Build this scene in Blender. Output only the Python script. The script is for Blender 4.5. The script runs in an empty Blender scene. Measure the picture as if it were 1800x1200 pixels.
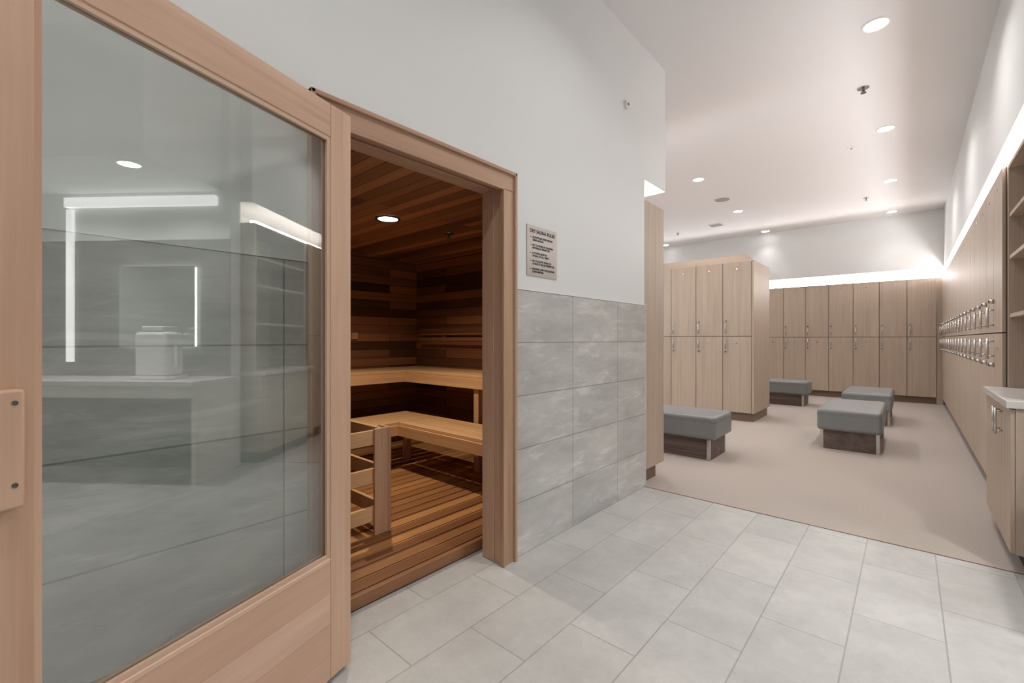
import bpy, bmesh, math, random
from mathutils import Vector, Matrix
random.seed(3)
scene = bpy.context.scene
COL = scene.collection
try:
    scene.view_settings.view_transform = 'Standard'
    scene.view_settings.look = 'None'
    scene.view_settings.exposure = 0
except Exception:
    pass

def S(r, g, b):
    def f(c):
        c /= 255.0
        return c/12.92 if c <= .04045 else ((c+.055)/1.055)**2.4
    return (f(r), f(g), f(b), 1)

# ------------------------------------------------------------------ materials
def newmat(name):
    m = bpy.data.materials.new(name); m.use_nodes = True
    nt = m.node_tree
    return m, nt, nt.nodes['Principled BSDF']

def N(nt, t, **kw):
    n = nt.nodes.new(t)
    for k, v in kw.items():
        setattr(n, k, v)
    return n

def plain(name, col, rough=.6, metal=0, emis=None, estr=0, noise=0, nscale=4, bump=0, bscale=200):
    m, nt, b = newmat(name)
    b.inputs['Base Color'].default_value = col
    b.inputs['Roughness'].default_value = rough
    b.inputs['Metallic'].default_value = metal
    tc = N(nt, 'ShaderNodeTexCoord')
    if noise:
        no = N(nt, 'ShaderNodeTexNoise'); no.inputs['Scale'].default_value = nscale
        no.inputs['Detail'].default_value = 6
        nt.links.new(tc.outputs['Object'], no.inputs['Vector'])
        mx = N(nt, 'ShaderNodeMix', data_type='RGBA')
        mx.inputs[6].default_value = tuple(c*(1-noise) for c in col[:3])+(1,)
        mx.inputs[7].default_value = tuple(min(1, c*(1+noise)) for c in col[:3])+(1,)
        nt.links.new(no.outputs['Fac'], mx.inputs[0])
        nt.links.new(mx.outputs[2], b.inputs['Base Color'])
    if bump:
        n2 = N(nt, 'ShaderNodeTexNoise'); n2.inputs['Scale'].default_value = bscale
        nt.links.new(tc.outputs['Object'], n2.inputs['Vector'])
        bp = N(nt, 'ShaderNodeBump'); bp.inputs['Strength'].default_value = bump
        bp.inputs['Distance'].default_value = .01
        nt.links.new(n2.outputs['Fac'], bp.inputs['Height'])
        nt.links.new(bp.outputs['Normal'], b.inputs['Normal'])
    if emis:
        b.inputs['Emission Color'].default_value = emis
        b.inputs['Emission Strength'].default_value = estr
    return m

def wood(name, c1, c2, axis='z', rough=.5, fine=30, var=.06, broad=.5):
    m, nt, b = newmat(name)
    b.inputs['Roughness'].default_value = rough
    tc = N(nt, 'ShaderNodeTexCoord')
    oi = N(nt, 'ShaderNodeObjectInfo')
    add = N(nt, 'ShaderNodeVectorMath', operation='MULTIPLY_ADD')
    comb = N(nt, 'ShaderNodeCombineXYZ')
    for i in range(3):
        nt.links.new(oi.outputs['Random'], comb.inputs[i])
    nt.links.new(comb.outputs[0], add.inputs[0])
    add.inputs[1].default_value = (7, 11, 13)
    nt.links.new(tc.outputs['Object'], add.inputs[2])
    def nz(lo, hi, det):
        mp = N(nt, 'ShaderNodeMapping')
        mp.inputs['Scale'].default_value = tuple(lo if a == axis else hi for a in 'xyz')
        n = N(nt, 'ShaderNodeTexNoise'); n.inputs['Scale'].default_value = 1
        n.inputs['Detail'].default_value = det; n.inputs['Roughness'].default_value = .6
        nt.links.new(add.outputs[0], mp.inputs['Vector'])
        nt.links.new(mp.outputs[0], n.inputs['Vector'])
        return n
    a = nz(1.2, fine*3, 5); c = nz(.7, fine*.4, 3)
    mm = N(nt, 'ShaderNodeMix', data_type='FLOAT'); mm.inputs[0].default_value = broad
    nt.links.new(a.outputs['Fac'], mm.inputs[2]); nt.links.new(c.outputs['Fac'], mm.inputs[3])
    rp = N(nt, 'ShaderNodeValToRGB')
    rp.color_ramp.elements[0].position = .35; rp.color_ramp.elements[1].position = .65
    rp.color_ramp.elements[0].color = c1; rp.color_ramp.elements[1].color = c2
    nt.links.new(mm.outputs[0], rp.inputs[0])
    hs = N(nt, 'ShaderNodeHueSaturation')
    mr = N(nt, 'ShaderNodeMapRange'); mr.inputs[3].default_value = 1-var; mr.inputs[4].default_value = 1+var
    nt.links.new(oi.outputs['Random'], mr.inputs[0]); nt.links.new(mr.outputs[0], hs.inputs['Value'])
    nt.links.new(rp.outputs[0], hs.inputs['Color'])
    nt.links.new(hs.outputs[0], b.inputs['Base Color'])
    return m

def bricks(name, u, v, u0, v0, w, h, off, c1, c2, mc, ms, rough=.4, nsc=(1, 1, 1), nlo=.8, nhi=1.15, bump=.3, bias=0, det=8, nrough=.6, fleck=0, fsc=(1, 2.2, 11)):
    m, nt, b = newmat(name)
    b.inputs['Roughness'].default_value = rough
    tc = N(nt, 'ShaderNodeTexCoord'); sp = N(nt, 'ShaderNodeSeparateXYZ')
    nt.links.new(tc.outputs['Object'], sp.inputs[0])
    cb = N(nt, 'ShaderNodeCombineXYZ')
    for i, (ax, o) in enumerate(((u, u0), (v, v0))):
        s = N(nt, 'ShaderNodeMath', operation='SUBTRACT'); s.inputs[1].default_value = o
        nt.links.new(sp.outputs['xyz'.index(ax)], s.inputs[0]); nt.links.new(s.outputs[0], cb.inputs[i])
    br = N(nt, 'ShaderNodeTexBrick'); br.offset = off; br.offset_frequency = 2; br.squash = 1
    br.inputs['Scale'].default_value = 1
    br.inputs['Color1'].default_value = c1; br.inputs['Color2'].default_value = c2
    br.inputs['Mortar'].default_value = mc; br.inputs['Mortar Size'].default_value = ms
    br.inputs['Mortar Smooth'].default_value = .1; br.inputs['Bias'].default_value = bias
    br.inputs['Brick Width'].default_value = w; br.inputs['Row Height'].default_value = h
    nt.links.new(cb.outputs[0], br.inputs['Vector'])
    mp = N(nt, 'ShaderNodeMapping'); mp.inputs['Scale'].default_value = nsc
    no = N(nt, 'ShaderNodeTexNoise'); no.inputs['Scale'].default_value = 1; no.inputs['Detail'].default_value = det
    no.inputs['Roughness'].default_value = nrough
    nt.links.new(tc.outputs['Object'], mp.inputs[0]); nt.links.new(mp.outputs[0], no.inputs['Vector'])
    mr = N(nt, 'ShaderNodeMapRange'); mr.inputs[1].default_value = .3; mr.inputs[2].default_value = .7
    mr.inputs[3].default_value = nlo; mr.inputs[4].default_value = nhi
    nt.links.new(no.outputs['Fac'], mr.inputs[0])
    val = mr.outputs[0]
    if fleck:
        # ragged mineral streaks of the stone-look tile
        mp2 = N(nt, 'ShaderNodeMapping'); mp2.inputs['Scale'].default_value = fsc; mp2.inputs['Location'].default_value = (3, 5, 2)
        n2 = N(nt, 'ShaderNodeTexNoise'); n2.inputs['Scale'].default_value = 1; n2.inputs['Detail'].default_value = 12
        n2.inputs['Roughness'].default_value = .75; n2.inputs['Distortion'].default_value = .6
        nt.links.new(tc.outputs['Object'], mp2.inputs[0]); nt.links.new(mp2.outputs[0], n2.inputs['Vector'])
        m2 = N(nt, 'ShaderNodeMapRange'); m2.inputs[1].default_value = .53; m2.inputs[2].default_value = .60
        m2.inputs[3].default_value = 1; m2.inputs[4].default_value = 1+fleck
        nt.links.new(n2.outputs['Fac'], m2.inputs[0])
        mu = N(nt, 'ShaderNodeMath', operation='MULTIPLY')
        nt.links.new(val, mu.inputs[0]); nt.links.new(m2.outputs[0], mu.inputs[1]); val = mu.outputs[0]
    hs = N(nt, 'ShaderNodeHueSaturation'); nt.links.new(br.outputs['Color'], hs.inputs['Color'])
    nt.links.new(val, hs.inputs['Value'])
    nt.links.new(hs.outputs[0], b.inputs['Base Color'])
    if bump:
        bp = N(nt, 'ShaderNodeBump'); bp.inputs['Strength'].default_value = bump; bp.inputs['Distance'].default_value = .004
        bp.invert = True
        nt.links.new(br.outputs['Fac'], bp.inputs['Height']); nt.links.new(bp.outputs[0], b.inputs['Normal'])
    return m

M_white = plain('white_paint', (.765, .775, .77, 1), .6, noise=.01, nscale=2)
M_ceil = plain('ceiling_paint', (.78, .77, .775, 1), .7, noise=.01, nscale=1)
M_tilewall = bricks('wall_tile', 'y', 'z', 2.479-6.1, 0, .61, .305, 0, S(188, 188, 185), S(201, 200, 197), S(148, 148, 145), .003,
                    rough=.35, nsc=(1, 1.8, 6), nlo=.74, nhi=1.12, nrough=.7, fleck=.20)
M_tilevan = bricks('vanity_wall_tile', 'x', 'z', 0, 0, .61, .305, 0, S(120, 120, 118), S(132, 131, 128), S(108, 108, 106), .003,
                   rough=.35, nsc=(1.8, 1, 6), nlo=.76, nhi=1.12, nrough=.7, fleck=.18, fsc=(2.2, 1, 11))
M_tilefloor = bricks('floor_tile', 'y', 'x', .1, .115-6.1, .61, .305, .5, S(184, 183, 180), S(192, 191, 188), S(158, 157, 153), .003,
                     rough=.4, nsc=(4, 4, 4), nlo=.84, nhi=1.10, nrough=.75, fleck=.05, fsc=(5, 3, 1))
M_carpet = plain('carpet', S(184, 173, 164), .95, noise=.12, nscale=60, bump=.4, bscale=400)
M_oak = wood('oak_laminate', S(172, 154, 137), S(192, 175, 158), 'z', .5, 34, .03, .4)
M_oakx = wood('oak_laminate_flat', S(182, 164, 147), S(194, 177, 160), 'x', .5, 34, .02, .45)
M_gap = plain('shadow_gap_brown', S(84, 70, 60), .8)
M_kick = plain('dark_kick', S(56, 50, 47), .6)
M_brown = plain('brown_kick', S(128, 108, 92), .6)
M_trimz = wood('hemlock_vertical', S(190, 152, 126), S(214, 181, 156), 'z', .42, 14, .02, .6)
M_trimx = wood('hemlock_along_x', S(190, 152, 126), S(216, 184, 160), 'x', .42, 14, .02, .6)
M_trimy = wood('hemlock_along_y', S(172, 135, 111), S(198, 164, 138), 'y', .42, 14, .02, .6)
M_trimcase = wood('casing_wood', S(166, 130, 104), S(196, 162, 134), 'z', .42, 22, .02, .6)
M_brail = bricks('door_panel_wood', 'x', 'z', -3, 0, 9, .11, 0, S(204, 166, 141), S(220, 187, 164), S(184, 148, 122), .001, .42,
                 nsc=(2, 30, 30), nlo=.9, nhi=1.08, bump=0)
CD1, CD2, CDM = S(172, 114, 74), S(70, 40, 27), S(20, 11, 8)
M_cedar_back = bricks('cedar_wall_back', 'y', 'z', -7.3, .02, 3.4, .092, .37, CD1, CD2, CDM, .0025, .5, nsc=(30, 1.5, 40), nlo=.75, nhi=1.15)
M_cedar_side = bricks('cedar_wall_side', 'x', 'z', -9.1, .02, 2.6, .092, .41, CD1, CD2, CDM, .0025, .5, nsc=(1.5, 30, 40), nlo=.75, nhi=1.15)
M_cedar_ceil = bricks('cedar_ceiling', 'x', 'y', -9.5, 0, 1.9, .092, .4, S(186, 130, 88), S(92, 56, 38), CDM, .0025, .5, nsc=(1.5, 40, 30), nlo=.8, nhi=1.15)
M_cedar_floor = bricks('cedar_slat_floor', 'y', 'x', -7, -1.905-9.7, 2.6, .097, .3, S(216, 156, 98), S(132, 84, 50), CDM, .001, .45, nsc=(40, 1.5, 30), nlo=.8, nhi=1.12, bump=0)
M_thresh = wood('threshold_cedar', S(122, 82, 54), S(156, 110, 76), 'y', .45, 16, .03, .5)
M_bench_y = wood('bench_cedar_y', S(202, 154, 108), S(226, 184, 138), 'y', .45, 16, .03, .5)
M_bench_x = wood('bench_cedar_x', S(202, 154, 108), S(226, 184, 138), 'x', .45, 16, .03, .5)
M_bench_z = wood('bench_cedar_z', S(186, 144, 114), S(208, 170, 138), 'z', .45, 16, .03, .5)
M_chrome = plain('brushed_steel', (.62, .61, .60, 1), .25, 1)
M_dmetal = plain('dark_metal', (.12, .12, .12, 1), .4, .8)
M_stone = plain('heater_stone', (.09, .085, .08, 1), .8, noise=.4, nscale=30)
M_vinyl = plain('grey_vinyl', S(132, 134, 135), .38, noise=.03, nscale=5, bump=.08, bscale=250)
M_seam = plain('vinyl_seam', S(96, 98, 99), .5)
M_bbase = wood('bench_base_wood', S(72, 58, 54), S(128, 110, 102), 'x', .5, 26, .02, .5)
M_quartz = plain('white_quartz', S(215, 212, 208), .25, noise=.03, nscale=60)
M_plastic = plain('white_plastic', (.82, .82, .81, 1), .4)
M_clearpl = plain('frosted_plastic', (.93, .94, .94, 1), .25)
M_sign = plain('sign_metal', S(172, 165, 160), .35, .3)
M_ink = plain('sign_ink', S(38, 33, 32), .6)
M_black = plain('black', (.02, .02, .02, 1), .5)
M_grille = plain('speaker_grille', S(150, 148, 146), .6, noise=.3, nscale=180)
M_mirror = plain('mirror', (.8, .82, .82, 1), .02, 1)
M_cove = plain('cove_emitter', (1, 1, 1, 1), .5, emis=(1, .968, .975, 1), estr=42)
M_led = plain('led_emitter', (1, 1, 1, 1), .5, emis=(1, 1, 1, 1), estr=7)
M_led2 = plain('soft_led_emitter', (1, 1, 1, 1), .5, emis=(1, 1, 1, 1), estr=1.7)
M_lens = plain('lamp_lens', (1, 1, 1, 1), .5, emis=(1, .98, .96, 1), estr=14)
M_lensw = plain('warm_lamp_lens', (1, 1, 1, 1), .5, emis=(1, .9, .75, 1), estr=14)

def glassmat():
    m = bpy.data.materials.new('door_glass'); m.use_nodes = True
    nt = m.node_tree; nt.nodes.clear()
    out = N(nt, 'ShaderNodeOutputMaterial'); mix = N(nt, 'ShaderNodeMixShader')
    tr = N(nt, 'ShaderNodeBsdfTransparent'); tr.inputs[0].default_value = (.885, .91, .895, 1)
    gl = N(nt, 'ShaderNodeBsdfGlossy'); gl.inputs['Roughness'].default_value = 0; gl.inputs[0].default_value = (1, 1, 1, 1)
    lw = N(nt, 'ShaderNodeLayerWeight'); lw.inputs['Blend'].default_value = .5
    pw = N(nt, 'ShaderNodeMath', operation='POWER'); pw.inputs[1].default_value = 5
    ma = N(nt, 'ShaderNodeMath', operation='MULTIPLY_ADD'); ma.inputs[1].default_value = .85; ma.inputs[2].default_value = .135
    nt.links.new(lw.outputs['Facing'], pw.inputs[0]); nt.links.new(pw.outputs[0], ma.inputs[0])
    nt.links.new(ma.outputs[0], mix.inputs[0]); nt.links.new(tr.outputs[0], mix.inputs[1]); nt.links.new(gl.outputs[0], mix.inputs[2])
    nt.links.new(mix.outputs[0], out.inputs[0])
    return m
M_glass = glassmat()

# ------------------------------------------------------------------ mesh helpers
class MB:
    def __init__(s):
        s.bm = bmesh.new(); s.mats = []
    def mi(s, m):
        if m not in s.mats: s.mats.append(m)
        return s.mats.index(m)
    def box(s, x0, x1, y0, y1, z0, z1, m, bev=0, seg=2):
        r = bmesh.ops.create_cube(s.bm, size=1)
        vs = r['verts']
        for v in vs:
            v.co = Vector(((x0+x1)/2+v.co.x*(x1-x0), (y0+y1)/2+v.co.y*(y1-y0), (z0+z1)/2+v.co.z*(z1-z0)))
        i = s.mi(m)
        fs = set(f for v in vs for f in v.link_faces)
        for f in fs: f.material_index = i
        if bev:
            es = list(set(e for v in vs for e in v.link_edges))
            rr = bmesh.ops.bevel(s.bm, geom=es, offset=bev, segments=seg, affect='EDGES', profile=.5)
            for f in rr['faces']:
                f.material_index = i
                if seg > 2: f.smooth = True
        return s
    def cyl(s, p0, p1, r, m, r2=None, n=16, smooth=True):
        p0, p1 = Vector(p0), Vector(p1); d = p1-p0
        q = d.to_track_quat('Z', 'Y').to_matrix().to_4x4()
        mat = Matrix.Translation((p0+p1)/2) @ q
        rr = bmesh.ops.create_cone(s.bm, cap_ends=True, segments=n, radius1=r, radius2=r if r2 is None else r2, depth=d.length, matrix=mat)
        i = s.mi(m)
        for f in set(f for v in rr['verts'] for f in v.link_faces):
            f.material_index = i
            if smooth and len(f.verts) == 4: f.smooth = True
        return s
    def ico(s, c, r, m, sc=(1, 1, 1)):
        rr = bmesh.ops.create_icosphere(s.bm, subdivisions=2, radius=r)
        i = s.mi(m)
        for v in rr['verts']:
            j = 1+random.uniform(-.12, .12)
            v.co = Vector((v.co.x*sc[0]*j, v.co.y*sc[1]*j, v.co.z*sc[2]*j))+Vector(c)
        for f in set(f for v in rr['verts'] for f in v.link_faces): f.material_index = i
        return s
    def obj(s, name, parent=None, **props):
        me = bpy.data.meshes.new(name); s.bm.to_mesh(me); s.bm.free()
        for m in s.mats: me.materials.append(m)
        o = bpy.data.objects.new(name, me); COL.objects.link(o)
        if parent: o.parent = parent
        for k, v in props.items(): o[k] = v
        return o

def empty(name, loc, rz=0, **props):
    e = bpy.data.objects.new(name, None); e.empty_display_size = .1
    e.location = loc; e.rotation_euler = (0, 0, rz); COL.objects.link(e)
    for k, v in props.items(): e[k] = v
    return e

def copy_tree(o, loc, rz, parent=None):
    n = o.copy(); COL.objects.link(n)
    if parent is None:
        n.location = loc; n.rotation_euler = (0, 0, rz)
    else:
        n.parent = parent
    for c in list(o.children):
        copy_tree(c, None, None, n)
    return n

def struct(mb, name, label=None):
    o = mb.obj(name); o['kind'] = 'structure'
    if label: o['label'] = label
    return o

# ------------------------------------------------------------------ shell
WX = -1.67   # sauna corridor wall face
CZ = 3.70
XI = -1.80   # sauna side face of that wall
b = MB()
b.box(XI, WX, -2.5, .83, 0, CZ, M_white).box(XI, WX, 1.815, 3.57, 0, CZ, M_white).box(XI, WX, .83, 1.815, 2.09, CZ, M_white)
b.box(WX, WX+.008, -2.5, .735, 0, 1.525, M_tilewall).box(WX, WX+.008, 1.885, 3.57, 0, 1.525, M_tilewall)
struct(b, 'wall_left', 'white painted wall with grey porcelain tile wainscot')
b = MB().box(WX, WX+.011, 1.885, 3.574, 1.525, 1.530, M_plastic).box(WX, WX+.011, -2.5, .735, 1.525, 1.530, M_plastic)
b.box(WX, WX+.011, 3.5705, 3.575, .0, 1.53, M_plastic)
struct(b, 'trim_1', 'thin white metal tile edge trim')
struct(MB().box(-6.2, XI-.001, 3.45, 3.57, 0, CZ, M_white), 'wall_locker_near')
struct(MB().box(-6.2, WX, 3.5705, 4.0, 2.59, CZ, M_white), 'wall_near_soffit', 'white dropped soffit above lockers')
struct(MB().box(-6.3, .95, 12.2, 12.3, 0, CZ, M_white), 'wall_back')
struct(MB().box(-6.2, .5, 11.7, 12.2, 2.60, CZ, M_white), 'wall_back_soffit', 'white dropped soffit above lockers')
struct(MB().box(-6.3, -6.2, 3.45, 12.3, 0, CZ, M_white), 'wall_locker_far')
struct(MB().box(.95, 1.05, 3.45, 12.3, 0, CZ, M_white), 'wall_right')
struct(MB().box(.5, .95, 3.45, 12.2, 2.60, CZ, M_white), 'wall_right_soffit', 'white dropped soffit above lockers')
struct(MB().box(.62, 2.9, 3.312, 3.45, 0, CZ, M_white).box(.62, 2.79, 3.30, 3.312, 0, 2.2, M_tilevan).box(.62, 2.79, 3.30, 3.312, 2.2, CZ, M_white), 'wall_vanity')
struct(MB().box(.70, 2.8, 2.45, 3.30, 2.66, CZ, M_white), 'wall_vanity_soffit')
struct(MB().box(2.8, 2.9, -2.6, 3.30, 0, CZ, M_white), 'wall_right_corridor')
struct(MB().box(XI, 2.9, -2.6, -2.5, 0, CZ, M_white), 'wall_rear')
struct(MB().box(-6.3, 2.9, -2.6, 12.3, CZ, CZ+.1, M_ceil), 'ceiling')
struct(MB().box(-1.888, 2.9, -2.6, 3.55, -.1, 0, M_tilefloor), 'floor', 'light grey porcelain tile floor')
struct(MB().box(-6.3, 1.05, 3.55, 12.3, -.1, .0, M_carpet), 'floor_carpet', 'beige carpeted locker room floor')
struct(MB().box(-1.66, .6, 3.546, 3.554, -.01, .003, M_brown), 'trim_2', 'thin floor transition strip')

# sauna shell
struct(MB().box(-4.55, -4.45, .3, 3.4, 0, 2.2, M_cedar_back), 'wall_sauna_back', 'horizontal cedar plank wall')
struct(MB().box(-4.45, XI-.02, 3.27, 3.40, 0, 2.2, M_cedar_side), 'wall_sauna_side', 'horizontal cedar plank wall')
struct(MB().box(-4.45, XI-.02, .3, .4, 0, 2.2, M_cedar_side), 'wall_sauna_near')
struct(MB().box(XI-.02, XI-.001, .3, .83, 0, 2.2, M_cedar_back).box(XI-.02, XI-.001, 1.815, 3.4, 0, 2.2, M_cedar_back)
       .box(XI-.02, XI-.001, .83, 1.815, 2.09, 2.2, M_cedar_back), 'wall_sauna_front')
struct(MB().box(-4.45, XI-.02, .4, 3.27, 2.15, 2.2, M_cedar_ceil), 'ceiling_sauna', 'cedar plank ceiling')
struct(MB().box(-4.45, -1.889, .4, 3.27, -.1, 0.0, M_black), 'floor_sauna')
b = MB()
b.box(-1.918, -1.89, .41, 3.26, 0.001, .062, M_thresh, .003, 1)
x = -1.930
while x > -4.4:
    b.box(x-.085, x, .41, 3.26, .035, .062, M_cedar_floor, .002, 1); x -= .097
for yy in (.6, 1.2, 1.8, 2.4, 3.0):
    b.box(-4.43, -1.93, yy, yy+.04, .001, .035, M_cedar_floor)
b.obj('duckboard', label='warm cedar slatted duckboard covering the sauna floor', category='floor boards')

# casing + jamb
b = MB()
for (y0, y1) in ((.745, .835), (1.785, 1.875)):
    b.box(WX, WX+.022, y0, y1, 0, 2.06, M_trimcase, .003, 2)
b.box(WX, WX+.024, .745, 1.875, 2.06, 2.15, M_trimy, .003, 2)
b.box(WX, WX+.038, .733, .752, 0, 2.165, M_trimcase, .004, 2).box(WX, WX+.038, 1.868, 1.887, 0, 2.165, M_trimcase, .004, 2)
b.box(WX, WX+.038, .733, 1.887, 2.146, 2.165, M_trimy, .004, 2)
b.box(WX, WX+.030, .829, .840, 0, 2.062, M_trimcase, .003, 2).box(WX, WX+.030, 1.780, 1.791, 0, 2.062, M_trimcase, .003, 2)
b.box(WX, WX+.030, .829, 1.791, 2.052, 2.064, M_trimy, .003, 2)
b.box(XI-.022, WX, .831, .840, 0, 2.089, M_trimz).box(XI-.022, WX, 1.803, 1.814, 0, 2.089, M_trimz).box(XI-.022, WX, .840, 1.803, 2.079, 2.089, M_trimy)
b.box(XI-.022, -1.73, .840, .848, 0, 2.079, M_trimz, .002, 1).box(XI-.022, -1.73, 1.795, 1.803, 0, 2.079, M_trimz, .002, 1).box(XI-.022, -1.73, .848, 1.795, 2.068, 2.079, M_trimy, .002, 1)
struct(b, 'trim_3', 'light wood door casing and jamb with stepped mouldings')

# ------------------------------------------------------------------ sauna door (open)
D = empty('door_1', (-1.583, .862, 0), math.atan2(-.945, .327), kind='structure', label='open light wood sauna door with large clear glass pane', category='door')
ZT = 2.085
GX0, GX1, LX = .10, .876, .975
MB().box(0, .10, -.042, 0, .02, ZT, M_trimz, .003, 2).obj('stile', D)
MB().box(GX1, LX, -.042, 0, .02, ZT, M_trimz, .003, 2).obj('stile', D)
MB().box(.10, GX1, -.041, -.001, 1.965, ZT, M_trimx, .002, 1).obj('top_rail', D)
MB().box(.10, GX1, -.041, -.001, .02, .455, M_brail, .002, 1).obj('bottom_rail', D)
b = MB()
b.box(.10, .114, -.014, -.004, .455, 1.965, M_trimz).box(GX1-.012, GX1, -.014, -.004, .455, 1.965, M_trimz)
b.box(.114, GX1-.012, -.014, -.004, .455, .469, M_trimx).box(.114, GX1-.012, -.014, -.004, 1.951, 1.965, M_trimx)
b.box(.10, .112, -.036, -.026, .455, 1.965, M_trimz).box(GX1-.012, GX1, -.036, -.026, .455, 1.965, M_trimz)
b.box(.112, GX1-.012, -.036, -.026, .455, .467, M_trimx).box(.112, GX1-.012, -.036, -.026, 1.953, 1.965, M_trimx)
b.obj('glazing_bead', D)
MB().box(.113, GX1-.013, -.024, -.017, .468, 1.952, M_glass).obj('glass_pane', D, label='clear greenish glass pane')
h = MB().box(.899, .957, .0, .028, .92, 1.145, M_trimz, .006, 3).obj('door_handle', D, label='wooden block pull handle')
for z in (.965, 1.12):
    MB().cyl((.914, .0281, z), (.914, .0296, z), .0045, M_dmetal).obj('screw', h)
for z in (.25, 1.1, 1.9):
    MB().cyl((-.008, -.030, z-.05), (-.008, -.030, z+.05), .007, M_chrome).obj('hinge', D)

# ------------------------------------------------------------------ sauna benches
def lbench(name, z, xf, yf, xb, yb, label, th=.12, legs=()):
    e = empty(name, (xf, yf, .062), 0, label=label, category='bench')
    b = MB()
    def P(x0, x1, y0, y1, z0, z1, m): b.box(x0-xf, x1-xf, y0-yf, y1-yf, z0-.062, z1-.062, m, .003, 1)
    n = max(1, round((xf-xb)/.098)); w = (xf-xb)/n
    for i in range(n):
        P(xb+i*w, xb+(i+1)*w-.014, .415, yb-.002, z-.026, z, M_bench_y)
    n = max(1, round((yb-yf)/.098)); w = (yb-yf)/n
    for i in range(n):
        P(xf+.002, -1.93, yf+i*w+.014, yf+(i+1)*w, z-.026, z, M_bench_x)
    b.obj('seat', e)
    b = MB()
    P(xf-.024, xf, .415, yf, z-th, z-.027, M_bench_y)
    P(xf-.024, -1.93, yf, yf+.024, z-th, z-.027, M_bench_x)
    P(xf-.30, xf-.26, .415, yf+.1, z-th, z-.027, M_bench_y)
    P(xf-.02, -1.93, yf+.26, yf+.30, z-th, z-.027, M_bench_x)
    b.obj('apron', e)
    for (lx, ly) in legs:
        b = MB(); P(lx-.03, lx+.03, ly-.03, ly+.03, .0625, z-.027, M_bench_z); b.obj('leg', e)
    return e
lbench('sauna_bench', .92, -3.9, 2.72, -4.44, 3.262, 'upper pale cedar L-shaped slatted sauna bench against the walls',
       legs=((-2.87, 2.78), (-2.1, 2.78), (-3.96, .9)))
lbench('sauna_bench', .50, -3.4, 2.30, -3.89, 2.73, 'lower pale cedar L-shaped slatted sauna bench below the upper tier',
       legs=((-2.1, 2.62), (-3.72, 2.62), (-3.72, .9)))
e = empty('backrest', (-3.0, 3.27, 1.2), 0, label='dark cedar rail backrest on the sauna wall', category='backrest')
MB().box(-1.3, 1.05, -.06, -.038, -.02, .06, M_cedar_side).obj('rail', e)
MB().box(-1.3, 1.05, -.06, -.038, .085, .165, M_cedar_side).obj('rail', e)
for xx in (-.9, 0, .9): MB().box(xx-.03, xx+.03, -.038, -.0005, -.03, .175, M_cedar_side).obj('bracket', e)
MB().box(-4.449, -4.42, 2.42, 2.49, 1.24, 1.31, M_bench_y, .004, 1).obj('wall_block', label='small square pale wood block on the cedar wall', category='wall block')

# heater + guard
e = empty('sauna_heater', (-2.75, 1.0, .062), 0, label='dark metal electric sauna heater filled with stones', category='heater')
b = MB().box(-.2, .2, -.25, .25, .14, .52, M_dmetal, .01, 2)
for i in range(7): b.box(-.203, -.2, -.22+i*.07, -.19+i*.07, .2, .46, M_black)
b.obj('body', e)
for xx in (-.16, .16):
    for yy in (-.2, .2): MB().box(xx-.015, xx+.015, yy-.015, yy+.015, 0.001, .14, M_chrome).obj('leg', e)
b = MB()
for i in range(38):
    b.ico((random.uniform(-.15, .15), random.uniform(-.2, .2), .53+random.uniform(0, .05)), random.uniform(.03, .045), M_stone, (1, 1.1, .8))
b.obj('stones', e)['kind'] = 'stuff'
e = empty('heater_guard', (-2.41, 1.545, .062), 0, label='pale wood open rail guard standing around the sauna heater', category='guard rail')
for z in (.54, .31, .08):
    MB().box(-.022, .0, -.90, -.03, z, z+.09, M_bench_y, .003, 1).obj('rail', e)
    MB().box(-.60, -.03, -.022, 0, z, z+.09, M_bench_x, .003, 1).obj('rail', e)
for (x0, x1, y0, y1) in ((.0005, .022, -.09, 0.0), (-.09, .022, .0005, .022), (-.66, -.6, -.04, .02), (.0005, .022, -.95, -.86)):
    MB().box(x0, x1, y0, y1, .0, .64, M_bench_z, .003, 1).obj('post', e)

# ------------------------------------------------------------------ sign
e = empty('rules_sign', (WX+.001, 2.155, 1.765), 0, label='square brushed metal dry sauna rules sign with dark lettering', category='sign')
MB().box(0, .004, -.148, .148, -.150, .150, M_sign, .001, 1).obj('plate', e)
def text(s, size, y, z, name, parent, align='LEFT', sp=1.0, off=0.0009):
    cu = bpy.data.curves.new(name, 'FONT'); cu.body = s; cu.size = size; cu.align_x = align; cu.space_line = sp
    cu.extrude = .0003; cu.offset = off; cu.materials.append(M_ink)
    t = bpy.data.objects.new(name, cu); COL.objects.link(t)
    bpy.context.view_layer.update()
    me = bpy.data.meshes.new_from_object(t); bpy.data.objects.remove(t)
    o = bpy.data.objects.new(name, me); COL.objects.link(o); o.parent = parent
    o.location = (.0045, y, z); o.rotation_euler = (math.pi/2, 0, math.pi/2)
    return o
text('DRY SAUNA RULES', .029, 0, .108, 'heading', e, 'CENTER')
body = ['ALWAYS SHOWER BEFORE\nUSING SAUNA', 'NO CLOTHES OR READING\nMATERIALS PERMITTED', 'A TOWEL MUST BE\nWORN AT ALL TIMES',
        'NO ATHLETIC WEAR OR\nATHLETIC SHOES PERMITTED', 'SHAVING AND EXFOLIATING\nIS PROHIBITED']
z = .076
for t in body:
    text(t, .0165, -.098, z, 'lettering', e, off=.0006)
    MB().cyl((.0041, -.113, z+.005), (.0052, -.113, z+.005), .0032, M_ink, n=10).obj('bullet', e)
    z -= .047

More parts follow.
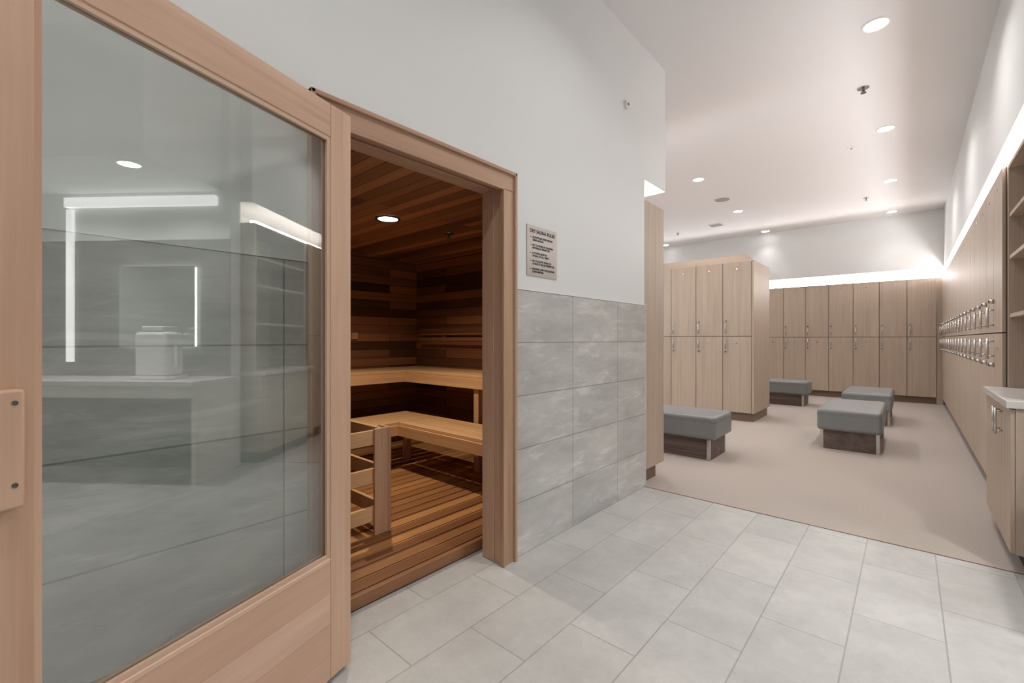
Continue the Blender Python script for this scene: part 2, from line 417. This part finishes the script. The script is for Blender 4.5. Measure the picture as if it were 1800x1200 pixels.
e = empty('wall_sensor', (WX+.001, 3.236, 3.09), 0, label='small white oval sensor on the white wall', category='sensor')
MB().cyl((0, 0, 0), (.02, 0, 0), .035, M_plastic, r2=.028, n=24).obj('body', e)
MB().cyl((.0201, 0, .0), (.026, 0, 0), .012, M_grille, n=16).obj('lens', e)

# ------------------------------------------------------------------ lockers
W = .42
def make_locker(w, name, label, group, depth=.44, kick=None):
    e = empty(name, (0, 0, 0), 0, label=label, category='locker', group=group)
    MB().box(.001, w-.001, .004, depth, .13, 2.41, M_oak).box(.001, w-.001, .0, .004, .13, 2.41, M_gap).obj('body', e)
    MB().box(.001, w-.001, .05, depth-.01, 0.001, .13, kick or M_kick).obj('plinth', e)
    for (z0, z1, up) in ((1.289, 2.408, 1), (.132, 1.280, 0)):
        d = MB().box(.004, w-.004, -.019, -.0005, z0, z1, M_oak, .001, 1).obj('door', e)
        hz0, hz1 = (1.325, 1.475) if up else (1.095, 1.245)
        b = MB(); hx = .045
        b.cyl((hx, -.055, hz0), (hx, -.055, hz1), .008, M_chrome, n=10)
        for hz in (hz0+.02, hz1-.02): b.cyl((hx, -.0195, hz), (hx, -.055, hz), .006, M_chrome, n=8)
        b.obj('handle', d)
        lz = 1.52 if up else 1.05
        b = MB().cyl((hx, -.0195, lz), (hx, -.045, lz), .016, M_chrome, n=14); b.cyl((hx, -.045, lz), (hx, -.051, lz), .010, M_dmetal, n=12)
        b.obj('lock', d)
        MB().cyl((w*.5, -.0195, z1-.10), (w*.5, -.0225, z1-.10), .012, M_chrome, n=14).obj('number_tag', d)
    return e
def bank(n, w, origin, step, rz, label, group, depth=.44, kick=None):
    proto = make_locker(w, 'locker', label, group, depth, kick)
    proto.location = origin; proto.rotation_euler = (0, 0, rz)
    for i in range(1, n):
        copy_tree(proto, (origin[0]+step[0]*i, origin[1]+step[1]*i, 0), rz)
bank(9, W, (.397-9*W, 11.70, 0), (W, 0), 0, 'light oak two-tier locker with steel pulls against far wall', 'lockers along the far wall', kick=M_brown)
bank(17, W, (.495, 11.62, 0), (0, -W), -math.pi/2, 'light oak two-tier locker with steel pulls in long wall row', 'lockers along the long wall')
bank(6, .405, (-1.745-6*.405, 7.35, 0), (.405, 0), 0, 'light oak two-tier locker in freestanding double-sided block', 'lockers in the freestanding block', kick=M_brown)
bank(6, .405, (-1.745, 8.31, 0), (-.405, 0), math.pi, 'light oak two-tier locker in freestanding double-sided block', 'lockers in the freestanding block', kick=M_brown)
bank(3, W, (-1.75, 3.95, 0), (-W, 0), math.pi, 'light oak two-tier locker beside the tiled sauna wall', 'lockers beside the sauna wall', depth=.36, kick=M_brown)
MB().box(-1.742, -1.715, 7.33, 8.33, .13, 2.415, M_oak, .001, 1).box(-1.743, -1.735, 7.40, 8.26, .001, .129, M_brown)\
    .obj('locker_end_panel', label='light oak end panel closing the freestanding locker block', category='panel')
MB().box(-4.0, -1.90, 7.62, 8.04, 2.411, 2.56, M_oakx, .001, 1).obj('locker_riser', label='light oak riser box on top of the freestanding lockers', category='panel')
MB().box(-1.695, -1.67, 3.579, 3.965, .13, 2.42, M_oak, .001, 1).box(-1.745, -1.72, 3.60, 3.90, .001, .1295, M_brown).box(-1.745, -1.695, 3.60, 3.93, .13, .15, M_oak)\
    .obj('locker_end_panel', label='tall light oak end panel beside the tiled wall', category='panel')
MB().box(.399, .492, 11.70, 11.72, .001, 2.41, M_oak).obj('locker_filler_panel', label='narrow oak filler strip in the locker corner', category='panel')

# cove strips
def cove(x0, x1, y0, y1, lab):
    MB().box(x0, x1, y0, y1, 2.425, 2.455, M_cove).obj('cove_light', label=lab, category='light')
cove(.575, .615, 3.6, 11.65, 'long white cove strip lamp above the long locker row')
cove(-6.1, .5, 11.78, 11.82, 'long white cove strip lamp above the far lockers')
cove(-6.1, -1.76, 3.83, 3.87, 'white cove strip lamp above lockers beside the sauna')

# ------------------------------------------------------------------ right vanity cabinet & shelf tower
e = empty('vanity_cabinet', (.42, 3.5, 0), 0, label='light oak base cabinet with steel bar pulls', category='cabinet')
MB().box(.0, .52, 0, .96, .11, .875, M_oak).obj('body', e)
MB().box(.05, .5, 0.01, .93, .001, .11, M_kick).obj('plinth', e)
for (y0, y1, hy) in ((.006, .296, .255), (.302, .955, .345)):
    d = MB().box(-.019, -.0005, y0, y1, .115, .870, M_oak, .001, 1).obj('door', e)
    b = MB().cyl((-.048, hy, .70), (-.048, hy, .85), .006, M_chrome, n=10)
    for z in (.72, .83): b.cyl((-.0195, hy, z), (-.048, hy, z), .005, M_chrome, n=8)
    b.obj('handle', d)
MB().box(.385, .945, 3.49, 4.475, .876, .916, M_quartz, .003, 2).obj('countertop', label='white quartz countertop with square edge', category='countertop')
e = empty('shelf_tower', (.50, 3.5, .917), 0, label='open oak shelving standing on white countertop', category='shelf')
b = MB().box(0, .44, .93, .955, 0, 1.49, M_oak).box(0, .44, 0, .025, 0, 1.49, M_oak).box(.42, .44, .025, .93, 0, 1.49, M_oak).box(0, .42, .025, .93, 1.465, 1.49, M_oak)
b.obj('frame', e)
for z in (.48, .87, 1.15):
    MB().box(.005, .42, .0255, .9295, z-.012, z+.012, M_oakx).obj('shelf', e)
MB().cyl((.62, 4.12, .917), (.62, 4.12, .925), .03, M_dmetal, n=20).obj('cable_grommet', label='small dark round grommet set on white countertop', category='grommet')

# ------------------------------------------------------------------ upholstered benches
def ottoman():
    e = empty('upholstered_bench', (0, 0, 0), 0, label='grey vinyl upholstered bench on dark wood plinth with steel legs', category='bench', group='grey locker room benches')
    L, Wd = .60, .29
    MB().box(-L, L, -Wd, Wd, .215, .455, M_vinyl, .035, 5).obj('cushion', e)
    MB().box(-L-.001, L+.001, -Wd-.001, Wd+.001, .395, .398, M_seam, .0005, 1).obj('seam', e)
    MB().box(-L+.06, L-.06, -Wd+.06, Wd-.06, .001, .214, M_bbase, .002, 1).obj('plinth', e)
    for sx in (-1, 1):
        for sy in (-1, 1):
            x, y = sx*(L-.075), sy*(Wd-.040)
            MB().box(x-.016, x+.016, y-.016, y+.016, .001, .2145, M_chrome, .002, 1).obj('leg', e)
    return e
o1 = ottoman(); o1.location = (-2.05, 4.99, 0)
for (x, y, r) in ((-.495, 6.72, math.pi/2), (-.46, 8.85, math.pi/2), (-1.98, 9.95, 0)):
    copy_tree(o1, (x, y, 0), r)

# ------------------------------------------------------------------ ceiling fixtures
def dl():
    e = empty('downlight', (0, 0, 0), 0, label='round white recessed downlight glowing in the ceiling', category='light', group='recessed ceiling downlights')
    b = MB(); n = 28
    vs = []
    for (r, z) in ((.095, -.001), (.095, -.006), (.078, -.008), (.072, -.002)):
        vs.append([b.bm.verts.new((r*math.cos(2*math.pi*i/n), r*math.sin(2*math.pi*i/n), z)) for i in range(n)])
    for k in range(3):
        for i in range(n):
            b.bm.faces.new((vs[k][i], vs[k][(i+1) % n], vs[k+1][(i+1) % n], vs[k+1][i]))
    b.mi(M_plastic); b.obj('trim_ring', e)
    MB().cyl((0, 0, -.0005), (0, 0, -.004), .072, M_lens, n=28).obj('lens', e)
    return e
def lamp(x, y, z, w, size=.13, col=(1, .975, .955), spread=math.radians(140)):
    l = bpy.data.lights.new('downlight_lamp', 'AREA'); l.shape = 'DISK'; l.size = size; l.energy = w; l.color = col; l.spread = spread
    o = bpy.data.objects.new('downlight_lamp', l); o.location = (x, y, z-.012); COL.objects.link(o)
pts = [(-.19, 4.5), (-.2, 6.8), (-.21, 9.07), (-.24, 11.3), (-2.42, 7.05), (-2.45, 9.3), (-2.44, 11.45), (-4.75, 11.4), (-4.75, 9.2), (-4.75, 6.9), (-2.42, 4.9), (-4.75, 4.9),
       (-.5, 2.2), (-.5, .2), (-.5, -1.6), (1.4, 1.2), (1.4, -1.0)]  # corridor row: unseen downlights, added as fill light for the corridor
proto = None
for (x, y) in pts:
    if proto is None:
        proto = dl(); proto.location = (x, y, CZ)
    else:
        copy_tree(proto, (x, y, CZ), 0)
    lamp(x, y, CZ, 10 if y < 3.5 else (11 if y < 11 else 1.5), spread=math.radians(140 if y < 11 else 80))
for (x, y) in ((1.93, 2.62), (.98, 2.62)):
    copy_tree(proto, (x, y, 2.66), 0); lamp(x, y, 2.66, 16)
s = copy_tree(proto, (-2.94, 1.90, 2.15), 0); s['label'] = 'recessed downlight with metal ring in the cedar ceiling'
for c in s.children:
    if c.name.startswith('lens'):
        c.data = c.data.copy(); c.data.materials[0] = M_lensw
    if c.name.startswith('trim'):
        c.data = c.data.copy(); c.data.materials[0] = M_dmetal
lamp(-2.94, 1.90, 2.15, 14, .05, (1, .86, .68), math.radians(140))

def sprinkler(x, y, z, s=1.0):
    e = empty('sprinkler', (x, y, z), 0, label='small chrome fire sprinkler head hanging from the ceiling', category='sprinkler', group='ceiling sprinklers')
    MB().cyl((0, 0, .002), (0, 0, -.008), .04*s, M_chrome, n=20).obj('escutcheon', e)
    b = MB().cyl((0, 0, -.008), (0, 0, -.035), .009*s, M_dmetal, n=10).cyl((0, 0, -.05), (0, 0, -.053), .02*s, M_dmetal, n=16)
    b.box(-.014, -.010, -.002, .002, -.05, -.03, M_dmetal).box(.010, .014, -.002, .002, -.05, -.03, M_dmetal)
    b.obj('head', e)
sprinkler(-.33, 5.55, CZ, 1.2); sprinkler(-.55, 9.9, CZ); sprinkler(-4.0, 10.3, CZ); sprinkler(-2.94, 2.5, 2.15)
e = empty('ceiling_sensor', (-.55, 7.2, CZ), 0, label='small white square sensor on the ceiling', category='sensor')
MB().box(-.04, .04, -.04, .04, -.01, -.0005, M_plastic).obj('body', e)
MB().cyl((0, 0, -.0102), (0, 0, -.014), .012, M_dmetal, n=12).obj('lens', e)
e = empty('ceiling_speaker', (-2.45, 8.33, CZ), 0, label='round grey ceiling speaker grille', category='speaker')
MB().cyl((0, 0, -.0005), (0, 0, -.01), .13, M_plastic, n=32).obj('rim', e)
MB().cyl((0, 0, -.0102), (0, 0, -.013), .118, M_grille, n=32).obj('grille', e)
e = empty('air_vent', (-3.1, 10.1, CZ), 0, label='square white ceiling air vent with dark slots', category='vent')
MB().box(-.15, .15, -.15, .15, -.01, -.0005, M_plastic).obj('frame', e)
b = MB()
for i in range(5): b.box(-.12, .12, -.11+i*.05, -.085+i*.05, -.0125, -.0102, M_dmetal)
b.obj('louvre', e)

# ------------------------------------------------------------------ vanity opposite the sauna (seen mirrored in the glass)
MB().box(.55, 2.75, 2.75, 3.298, .845, .885, M_quartz, .003, 1).box(.55, 2.75, 2.78, 2.80, .74, .845, M_quartz).box(.56, .60, 2.80, 3.298, .001, .845, M_quartz)\
    .box(2.7, 2.74, 2.80, 3.298, .001, .845, M_quartz).obj('vanity_counter', label='white quartz washroom counter on slim side panels', category='countertop')
e = empty('vanity_mirror', (1.32, 3.298, 1.55), 0, label='frameless backlit rectangular mirror above the counter', category='mirror')
MB().box(-.37, .37, -.03, -.002, -.38, .38, M_led).obj('backlight', e)
MB().box(-.378, .378, -.04, -.0305, -.388, .388, M_mirror).obj('mirror_glass', e)
MB().box(2.2, 2.26, 3.27, 3.298, 1.02, 2.50, M_led2).obj('wall_light', label='tall slim vertical white light bar', category='light')
MB().box(.74, 2.26, 3.25, 3.298, 2.52, 2.61, M_led2).obj('wall_light', label='long slim horizontal white light bar above the mirror', category='light')
e = empty('paper_towel_dispenser', (1.06, 3.0, .8855), 0, label='frosted white plastic dispenser standing on the counter', category='dispenser')
MB().box(-.15, .15, -.1, .1, .03, .42, M_clearpl, .03, 4).obj('body', e)
MB().box(-.10, .10, -.08, .08, .4205, .47, M_plastic, .01, 2).obj('lid', e)
MB().box(-.17, .17, -.12, .12, .0, .0295, M_plastic, .008, 2).obj('base', e)
MB().box(-.19, -.151, -.03, .03, .12, .30, M_plastic, .005, 2).obj('latch', e)

# ------------------------------------------------------------------ world + camera
w = bpy.data.worlds.new('World'); scene.world = w; w.use_nodes = True
w.node_tree.nodes['Background'].inputs[0].default_value = (.8, .85, .9, 1)
w.node_tree.nodes['Background'].inputs[1].default_value = .3
cam = bpy.data.cameras.new('Camera'); co = bpy.data.objects.new('Camera', cam); COL.objects.link(co)
co.location = (0, 0, 1.24); co.rotation_euler = (math.pi/2, 0, math.radians(41.6))
cam.lens = 15.7; cam.sensor_width = 36; cam.shift_y = -4/1800; cam.clip_start = .02
scene.camera = co
